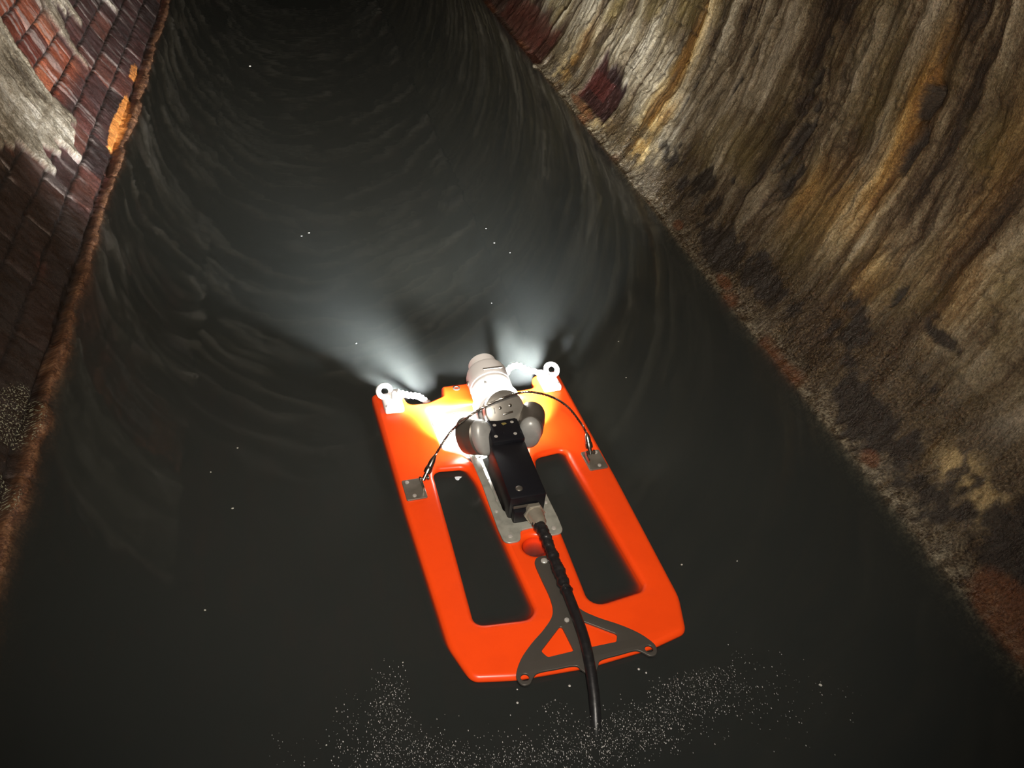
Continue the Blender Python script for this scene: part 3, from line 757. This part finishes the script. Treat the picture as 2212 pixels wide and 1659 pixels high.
# camera unit ------------------------------------------------------
tilt = Matrix.Rotation(math.radians(5), 3, 'X')
bm = bmesh.new()
add_box(bm, (0.002, 0.006, 0.094), (0.080, 0.158, 0.076), 0.006, tilt)
cu_ = from_bm('camera_body', bm, M['black'], raft)
tag(cu_, 'long black camera housing')
box('rear_block', (0.0, -0.072, 0.073), (0.062, 0.030, 0.045), M['black'], cu_, 0.004)
screw((-0.012, -0.052, 0.1275), cu_, 0.0075, (0, -.09, 1), M['steel_dark'])
box('rear_strap', (-0.010, -0.077, 0.100), (0.040, 0.004, 0.006), M['steel_dark'], cu_, 0.001)
bm = bmesh.new()
add_box(bm, (0.005, 0.118, 0.112), (0.078, 0.074, 0.074), 0.008, tilt)
neck = from_bm('neck_block', bm, M['black'], raft)
for px_, py_ in ((-0.014, 0.130), (0.027, 0.132), (-0.020, 0.096), (0.024, 0.096)):
    screw((px_, py_, 0.147 + (py_ - 0.118) * 0.087), neck, 0.0048, (0, -.09, 1))
box('brass_tag', (0.008, 0.131, 0.1495), (0.010, 0.008, 0.002), M['brass'], neck, 0.0005, Matrix.Rotation(0.4, 3, 'Z'))
screw((0.0, 0.104, 0.1465), neck, 0.0035, (0, -.09, 1), M['black'])

# grey motor cap behind the head, tilted back towards the cable
cax = Vector((0.03, -0.74, 0.67)).normalized()
cc0 = Vector((0.018, 0.176, 0.152))
cap = lathe('motor_cap', [(0.040, -0.030), (0.045, -0.028), (0.0465, 0.002), (0.0465, 0.016), (0.0440, 0.021), (0.034, 0.0245), (0.0, 0.026)], cc0, cax, M['grey'], raft, seg=36, sy=0.98)
tag(cap, 'grey metal cap with small screws on the back of the camera head')
lathe('rubber_rim', [(0.046, -0.036), (0.0540, -0.034), (0.0545, -0.018), (0.046, -0.014)], cc0, cax, M['rubber'], cap, seg=36, sy=0.98)
Bc = basis(cax)
for a_, b_, r_ in ((-0.012, 0.004, 0.0040), (0.012, 0.006, 0.0044)):
    screw(cc0 + Bc @ Vector((a_, b_, 0.0235)), cap, r_, cax, M['steel'])
box('cap_bar', cc0 + Bc @ Vector((0.004, -0.010, 0.025)), (0.024, 0.005, 0.004), M['steel'], cap, 0.0012, Bc @ Matrix.Rotation(0.12, 3, 'Z'))
box('cap_slot', cc0 + Bc @ Vector((-0.026, 0.0, 0.0235)), (0.004, 0.014, 0.003), M['cap'], cap, 0.001, Bc)

# white camera head pointing down the tunnel
hax = Vector((0.02, 1.0, 0.10)).normalized()
h0 = Vector((0.012, 0.205, 0.150))
head = lathe('camera_head', [(0.040, -0.018), (0.0465, -0.014), (0.0485, 0.0), (0.0485, 0.044), (0.0465, 0.046), (0.0465, 0.052), (0.0485, 0.054), (0.0485, 0.094), (0.045, 0.104), (0.036, 0.108), (0.0335, 0.109), (0.0335, 0.136), (0.031, 0.139), (0.0, 0.139)], h0, hax, M['white'], raft, seg=40)
tag(head, 'white camera head washed out by its own lamps')
Bh = basis(hax)
bm = bmesh.new()
B = Bh
pts = [h0 + hax * 0.004 + B @ Vector((0.0505 * math.cos(k * math.pi / 20), 0.0505 * math.sin(k * math.pi / 20), 0)) for k in range(41)]
add_tube(bm, pts, 0.0035, 8)  # added emissive ring, brightens the head from its root
tag(from_bm('added_glow_ring', bm, M['ring'], head), 'added glowing ring round the root of the head, there to whiten it')
spot('head_light', h0 + hax * 0.15, h0 + hax * 0.15 + Vector((0, 0.85, 0.52)), 520, 100, 0.85, 0.03, (0.97, 0.96, 0.92), raft)
lathe('front_lens', [(0.024, 0.1385), (0.024, 0.141), (0.020, 0.142), (0, 0.143)], h0, hax, M['glass'], head)
box('head_slot', h0 + Vector((0.006, 0.062, 0.0535)), (0.046, 0.006, 0.004), M['grey'], head, 0.001)
box('head_latch', h0 + Vector((-0.020, 0.020, 0.0455)), (0.010, 0.010, 0.004), M['grey'], head, 0.001, Matrix.Rotation(0.5, 3, 'Y'))
screw(h0 + Vector((-0.047, 0.075, 0.008)), head, 0.006, (-1, 0, 0.1), M['steel_dark'])

# two lamp pods beside the neck
for sx in (-1, 1):
    pax = Vector((sx * 0.10, 0.93, -0.22)).normalized()
    bax = Vector((-0.42, 0.70, -0.42) if sx < 0 else (0.36, 0.90, 0.10)).normalized()         # the pod leans outwards, its end cap looks back and inwards
    p0 = Vector((0.010 + sx * 0.058, 0.122, 0.128))
    pod = lathe('lamp', [(0.028, -0.004), (0.0325, 0.0), (0.033, 0.020), (0.034, 0.022), (0.034, 0.046), (0.031, 0.048), (0.0, 0.047)], p0, bax, M['steel_dark'], raft, seg=32, sx=0.92, sy=1.30)
    tag(pod, 'round lamp pod beside the camera neck')
    lathe('end_cap', [(0.0315, 0.002), (0.0325, 0.010), (0.030, 0.018), (0.023, 0.0235), (0.010, 0.026), (0.0, 0.0262)], p0, -bax, M['cap'], pod, seg=36, sx=0.82, sy=1.34)
    p0 = p0 + bax * 0.030
    lathe('lamp_glass', [(0.026, 0.0275), (0.026, 0.030), (0.0, 0.031)], p0, pax, M['lens'], pod, seg=24)
    bm = bmesh.new()
    add_tube(bm, [Vector((sx * 0.03, 0.125, 0.125)), p0 + Vector((sx * -0.02, 0, 0))], 0.010, 12)
    from_bm('lamp_arm', bm, M['black'], pod)
    screw(p0 + Vector((sx * 0.020, 0.006, 0.029)), pod, 0.0035, (sx * 0.55, 0, 0.83))
    lx = Vector((sx * 0.36, 0.96, -0.07)).normalized()
    spot('lamp_light', p0 + pax * 0.036, p0 + lx * 1.0, 760, 42, 1.0, 0.03, (0.92, 0.96, 1.0), raft)
    spot('lamp_spill', p0 + pax * 0.036, p0 + pax * 0.036 + Vector((sx * 0.14, 0.80, -0.70)), 90, 78, 0.5, 0.02, (0.95, 0.97, 1.0), raft)

# ================================================================== TETHER CABLE
cable = bpy.data.objects.new('tether_cable', None)
COL.objects.link(cable)
MR = Matrix.Translation(raft.location) @ Matrix.Rotation(math.radians(3.523), 4, 'Z') @ Matrix.Scale(RS, 4)
cable.location = MR @ Vector((0.010, -0.078, 0.083))
tag(cable, 'black tether cable running from the camera over the stern into the water', 'cable')
off = cable.location
L = lambda x, y, z: MR @ Vector((x, y, z)) - off
cpts = [(0.010, -0.118, 0.088), (0.013, -0.150, 0.090), (0.014, -0.190, 0.082), (0.014, -0.235, 0.078), (0.012, -0.290, 0.078), (0.010, -0.345, 0.0775), (0.006, -0.400, 0.0775), (-0.001, -0.450, 0.069), (-0.009, -0.495, 0.054), (-0.017, -0.530, 0.036), (-0.024, -0.560, 0.010), (-0.03, -0.60, -0.06)]
cp = spline3([L(*p) for p in cpts], 12)
tube('cable_jacket', cp, 0.0104, M['rubber'], cable, 16)
tp = spline3([L(*p) for p in cpts[:5]], 16)
tq = [random.random() for _ in range(400)]
def tape_r(tt):
    i = tt * 22
    f = i % 1
    f = f * f * (3 - 2 * f)
    lump = tq[int(i)] * (1 - f) + tq[int(i) + 1] * f
    return lambda k: 0.0118 + 0.0016 * (1 - tt) + 0.0034 * (lump - 0.5) + 0.0007 * math.sin(tt * 120 + k * 0.39 + 6 * lump)
tube('tape_wrap', tp, tape_r, M['tape'], cable, 16)
d = L(0.012, -0.118, 0.088) - L(0.012, -0.078, 0.080)
cn = lathe('connector', [(0.017, 0.0), (0.0185, 0.002), (0.0185, 0.022), (0.017, 0.024), (0.017, 0.034), (0.0155, 0.036), (0.0145, 0.050), (0.011, 0.056)], L(0.013, -0.076, 0.083), d, M['nickel'], cable, seg=32)
tag(cn, 'shiny steel cable connector')
lathe('hex_nut', [(0.0215, 0.004), (0.024, 0.006), (0.024, 0.017), (0.0215, 0.019)], L(0.013, -0.076, 0.083), d, M['nickel'], cn, seg=6)

# ================================================================== SMALL THINGS ON THE WATER
def fleck(x, y, r, label, n=7):
    rnd = random.Random(int(x * 1000) * 31 + int(y * 1000))
    bm = bmesh.new()
    a0 = rnd.random() * 6
    pts = [(r * (0.55 + 0.6 * rnd.random()) * math.cos(a0 + 2 * math.pi * k / n) * 1.3, r * (0.55 + 0.6 * rnd.random()) * math.sin(a0 + 2 * math.pi * k / n)) for k in range(n)]
    lo = [bm.verts.new((px, py, -0.0004)) for px, py in pts]
    hi = [bm.verts.new((px * 0.85, py * 0.85, 0.0008)) for px, py in pts]
    bm.faces.new(lo[::-1]); bm.faces.new(hi)
    for k in range(n): bm.faces.new((lo[k], lo[(k + 1) % n], hi[(k + 1) % n], hi[k]))
    o = from_bm('floating_fleck', bm, M['fleck'], smooth=False)
    o.location = (x, y, 0.0003)
    return tag(o, label, 'debris', 'pale flecks floating on the water')
FLECKS = [
    (-0.29, 2.664, 0.0032, 'tiny pale fleck on the open water left of the light glow, far from the raft'),
    (-0.315, 2.644, 0.0026, 'tiny pale fleck just left of its twin ahead of the left light beam'),
    (0.309, 2.629, 0.003, 'tiny pale fleck on the water beyond the right light beam, farthest from the raft'),
    (0.315, 2.522, 0.0031, 'pale fleck just below another fleck beyond the right light beam'),
    (0.352, 2.449, 0.0021, 'faint fleck lowest of three beyond the right light beam'),
    (-0.505, 1.597, 0.0024, 'yellowish fleck on dark water left of the raft front corner'),
    (-0.562, 1.523, 0.0018, 'small fleck on dark water nearest the left wall'),
    (-0.512, 1.399, 0.0024, 'pale fleck on dark water left of the raft middle'),
    (-0.558, 1.133, 0.002, 'pale fleck on dark water left of the raft stern'),
    (-0.351, 0.812, 0.0016, 'fleck in the froth at the bottom left of the water'),
    (-0.205, 0.947, 0.0013, 'small fleck beside the left rear corner of the raft'),
    (0.541, 1.893, 0.0022, 'small fleck right of the bow rope, near the right light beam'),
    (0.504, 1.723, 0.0019, 'small fleck to the right of the raft front corner'),
    (0.398, 1.074, 0.0019, 'thin fleck just right of the raft stern edge'),
    (0.52, 1.062, 0.0014, 'faint fleck between the raft stern and the right wall'),
    (0.543, 0.754, 0.003, 'largest pale fleck, on dark water right of the froth'),
    (-0.195, 1.989, 0.0021, 'bright fleck inside the left light beam'),
    (0.223, 2.146, 0.0019, 'fleck between the two light beams ahead of the camera head')]
for x, y, r, lab in FLECKS: fleck(x, y, r, lab)

def bubble(x, y, r, label):  # pale domes; the ones at the stern stand in for flash reflections
    bm = bmesh.new()
    add_lathe(bm, [(0.0, r * 0.62), (r * 0.45, r * 0.55), (r * 0.8, r * 0.34), (r, 0.0), (r * 0.9, -r * 0.2)][::-1], (0, 0, 0), (0, 0, 1), 14)
    o = from_bm('water_glint_bubble', bm, M['bubble'])
    o.location = (x, y, 0.0)
    return tag(o, label, 'bubble', 'bubbles on the water')
for x, y, r, lab in ((-0.018, 0.827, 0.0022, 'flash glint shaped as a pale dome below the left lug of the stern plate, lower of two'), (-0.012, 0.853, 0.0016, 'tiny flash glint shaped as a pale dome just under the left lug of the stern plate'),
                     (0.083, 0.842, 0.0024, 'flash glint shaped as a pale dome behind the stern just left of the cable'), (0.220, 0.851, 0.0024, 'flash glint shaped as a pale dome under the right lug of the stern plate, left of a pair'),
                     (0.231, 0.841, 0.0019, 'flash glint shaped as a pale dome under the right lug of the stern plate, right of a pair'), (-0.487, 4.463, 0.006, 'bright glinting bubble far up the dark tunnel near the left wall')):
    bubble(x, y, r, lab)

# froth of tiny bubbles on the disturbed water behind the raft
rnd = random.Random(5)
bm = bmesh.new()
base = bmesh.new()
bmesh.ops.create_icosphere(base, subdivisions=1, radius=1.0)
bv = [v.co.copy() for v in base.verts]
bf = [[v.index for v in f.verts] for f in base.faces]
base.free()
CL = [(-0.225, 0.90, .02, .025, 60), (-0.245, 0.865, .02, .03, 90), (-0.235, 0.81, .025, .03, 130), (-0.20, 0.77, .03, .025, 150), (-0.15, 0.735, .05, .02, 220), (-0.31, 0.83, .02, .03, 70), (-0.28, 0.77, .025, .03, 110), (-0.40, 0.79, .03, .03, 40), (-0.02, 0.72, .06, .02, 260), (0.09, 0.72, .06, .025, 330), (0.19, 0.735, .05, .025, 300), (0.27, 0.775, .04, .025, 220), (0.33, 0.82, .04, .03, 200), (0.37, 0.79, .04, .03, 120), (0.44, 0.74, .07, .04, 80), (0.045, 0.79, .012, .02, 30), (0.1, 0.76, .18, .03, 120)]
for cx, cy, sx_, sy_, n in CL:
    for _ in range(int(n * 1.5)):
        x, y = rnd.gauss(cx, sx_), rnd.gauss(cy, sy_)
        if y > 0.83 and abs(x - 0.1) < 0.30: continue
        r = 0.00028 + 0.00055 * rnd.random() ** 3
        vs_ = [bm.verts.new((x + c.x * r, y + c.y * r * 2.2, c.z * r * 0.8)) for c in bv]
        for f in bf: bm.faces.new([vs_[i] for i in f])
tag(from_bm('froth', bm, M['bubble']), 'sparkling froth of tiny bubbles on the water behind the raft', 'foam', kind='stuff')
